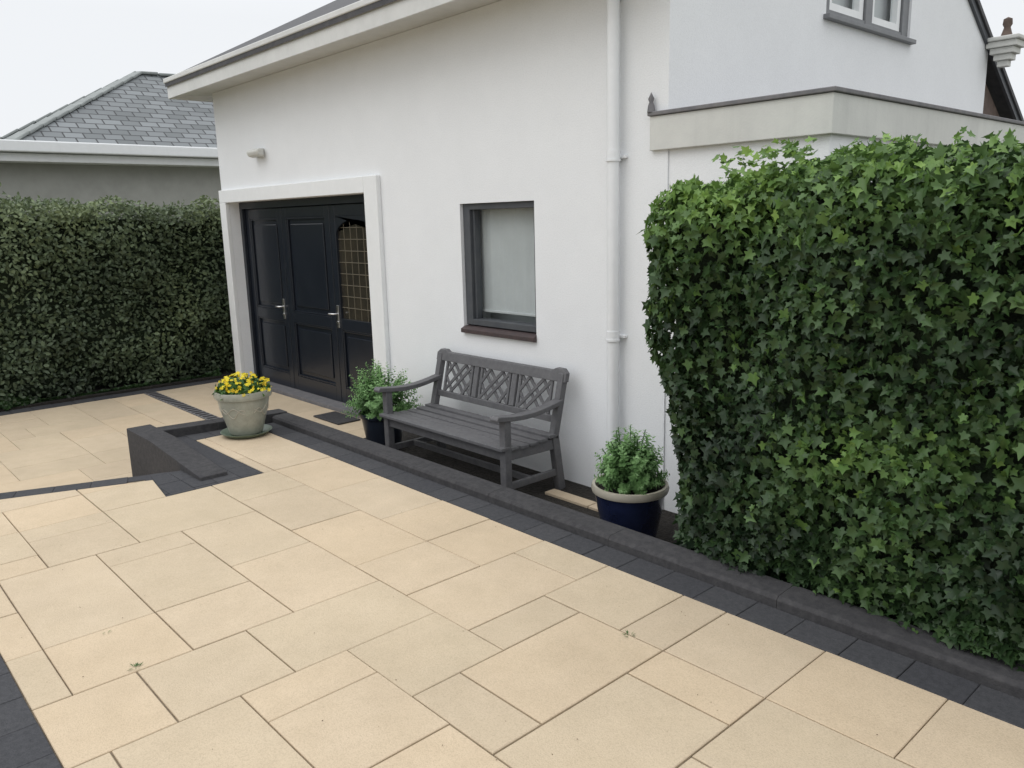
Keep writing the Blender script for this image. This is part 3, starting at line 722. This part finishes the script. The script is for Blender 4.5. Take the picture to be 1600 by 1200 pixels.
for k in range(3):
    xa=bx0+.07+k*W; xb=xa+W
    if k>0: beam('stile_%d'%k,bp(xa,zb),bp(xa,zt),.05,.028,M_bench,Bn,.004,up=(0,1,0))
    xs=[xa+.06,xb-.06]
    for j,x in enumerate(xs): beam('bar_%d_%d'%(k,j),bp(x,zb),bp(x,zt),.022,.018,M_bench,Bn,.003,up=(0,1,0))
    w=(xs[1]-xs[0]); zc=(zb+zt)/2
    def bar(nm,x0,z0,x1,z1,o): 
        a=bp(x0,z0);b=bp(x1,z1); beam(nm,(a[0],a[1]+o,a[2]),(b[0],b[1]+o,b[2]),.024,.014,M_bench,Bn,.002,up=(0,1,0))
    bar('lat_a%d'%k,xs[0],zb,xs[0]+w*.75,zt,-.003); bar('lat_b%d'%k,xs[0]+w*.25,zb,xs[1],zt,-.003)
    bar('lat_c%d'%k,xs[1],zb,xs[0]+w*.25,zt,.004); bar('lat_d%d'%k,xs[0]+w*.75,zb,xs[0],zt,.004)
    bar('lat_e%d'%k,xs[0],zc,xs[0]+w*.3,zt,-.003); bar('lat_f%d'%k,xs[1],zc,xs[1]-w*.3,zt,.004)
    bar('lat_g%d'%k,xs[0],zc,xs[0]+w*.3,zb,.004); bar('lat_h%d'%k,xs[1],zc,xs[1]-w*.3,zb,-.003)
# ---------------------------------------------------------------- weeds & debris on the paving
def weed(name,c,R,n,seed):
    r=np.random.default_rng(seed); a=r.uniform(0,6.28,n); rad=R*r.random(n)**.7
    P=np.stack([c[0]+rad*np.cos(a)*.5,c[1]+rad*np.sin(a)*.5,np.full(n,PZ)+.004*r.random(n)],1)
    T=np.stack([np.cos(a),np.sin(a),.3+.5*r.random(n)],1)
    scatter(name,P,np.stack([-np.cos(a)*.4,-np.sin(a)*.4,np.ones(n)],1),T,R*r.uniform(.3,.8,n),.1+.5*r.random(n),[(0,0,0),(.10,.4,.0),(0,1,-.1),(-.10,.4,0)],[(0,1,2,3)],M_leafg)
weed('weed',(-2.97,-3.44),.032,16,1); weed('weed.001',(-3.33,-3.44),.02,8,2); weed('weed.002',(-1.83,-1.965),.03,14,3)
n=240; P=np.stack([rng.uniform(-5,1,n),-1.53-2.2*rng.random(n)**1.2,np.full(n,PZ+.003)],1)
M_deb=leafmat('dry_debris',((.03,.02,.015),(.12,.08,.05),(.2,.15,.09)),rough=.9,trans=0)
scatter('leaf_litter',P,np.array([0,0,1.])+rng.normal(size=P.shape)*.25,rng.normal(size=P.shape)+.01,rng.uniform(.002,.007,n),rng.random(n),OV,OVF,M_deb)
# ---------------------------------------------------------------- camera
R=Matrix(((.6741,-.1337,.7264),(.7381,.1550,-.6565),(-.0244,.9787,.2036)))
xa=R.col[0].normalized(); za=R.col[2].normalized(); ya=za.cross(xa).normalized(); xa=ya.cross(za)
Mx=Matrix((xa,ya,za)).transposed().to_4x4(); Mx.translation=(0,-4.2,1.97)
cam=bpy.data.objects.new('camera',bpy.data.cameras.new('camera')); COL.objects.link(cam); cam.matrix_world=Mx
cam.data.lens=28.125; cam.data.sensor_width=36; cam.data.clip_end=1000; cam.data.clip_start=.05
S.camera=cam
# ---------------------------------------------------------------- light
w=bpy.data.worlds.new('World'); S.world=w; w.use_nodes=True; nt=w.node_tree; N=nt.nodes; L=nt.links
bg=N['Background']; bg.inputs[1].default_value=.1
sky=N.new('ShaderNodeTexSky'); sky.sky_type='NISHITA'; sky.sun_disc=False; sky.sun_elevation=math.radians(52); sky.sun_rotation=math.radians(195)
tc=N.new('ShaderNodeTexCoord'); sp=N.new('ShaderNodeSeparateXYZ'); L.new(tc.outputs['Generated'],sp.inputs[0])
mr=N.new('ShaderNodeMapRange'); mr.inputs[1].default_value=.22; mr.inputs[2].default_value=1; mr.inputs[3].default_value=9.1; mr.inputs[4].default_value=18.5; L.new(sp.outputs[2],mr.inputs[0])
cb=N.new('ShaderNodeCombineXYZ')
mb=N.new('ShaderNodeMath'); mb.operation='MULTIPLY'; mb.inputs[1].default_value=1.05; L.new(mr.outputs[0],mb.inputs[0])
mg=N.new('ShaderNodeMath'); mg.operation='MULTIPLY'; mg.inputs[1].default_value=1.022; L.new(mr.outputs[0],mg.inputs[0])
L.new(mr.outputs[0],cb.inputs[0]);L.new(mg.outputs[0],cb.inputs[1]);L.new(mb.outputs[0],cb.inputs[2])
mx=N.new('ShaderNodeMix'); mx.data_type='RGBA'; mx.inputs[0].default_value=.95; L.new(sky.outputs[0],mx.inputs[6]); L.new(cb.outputs[0],mx.inputs[7]); L.new(mx.outputs[2],bg.inputs[0])
sun=bpy.data.objects.new('sun',bpy.data.lights.new('sun','SUN')); COL.objects.link(sun)
sun.data.energy=.6; sun.data.angle=math.radians(40); sun.data.color=(1,.99,.97)
az=math.radians(195); el=math.radians(52)
d=Vector((math.sin(az)*math.cos(el),math.cos(az)*math.cos(el),math.sin(el)))
sun.rotation_euler=d.to_track_quat('Z','Y').to_euler()
S.view_settings.view_transform='Standard'; S.view_settings.look='None'; S.view_settings.exposure=0
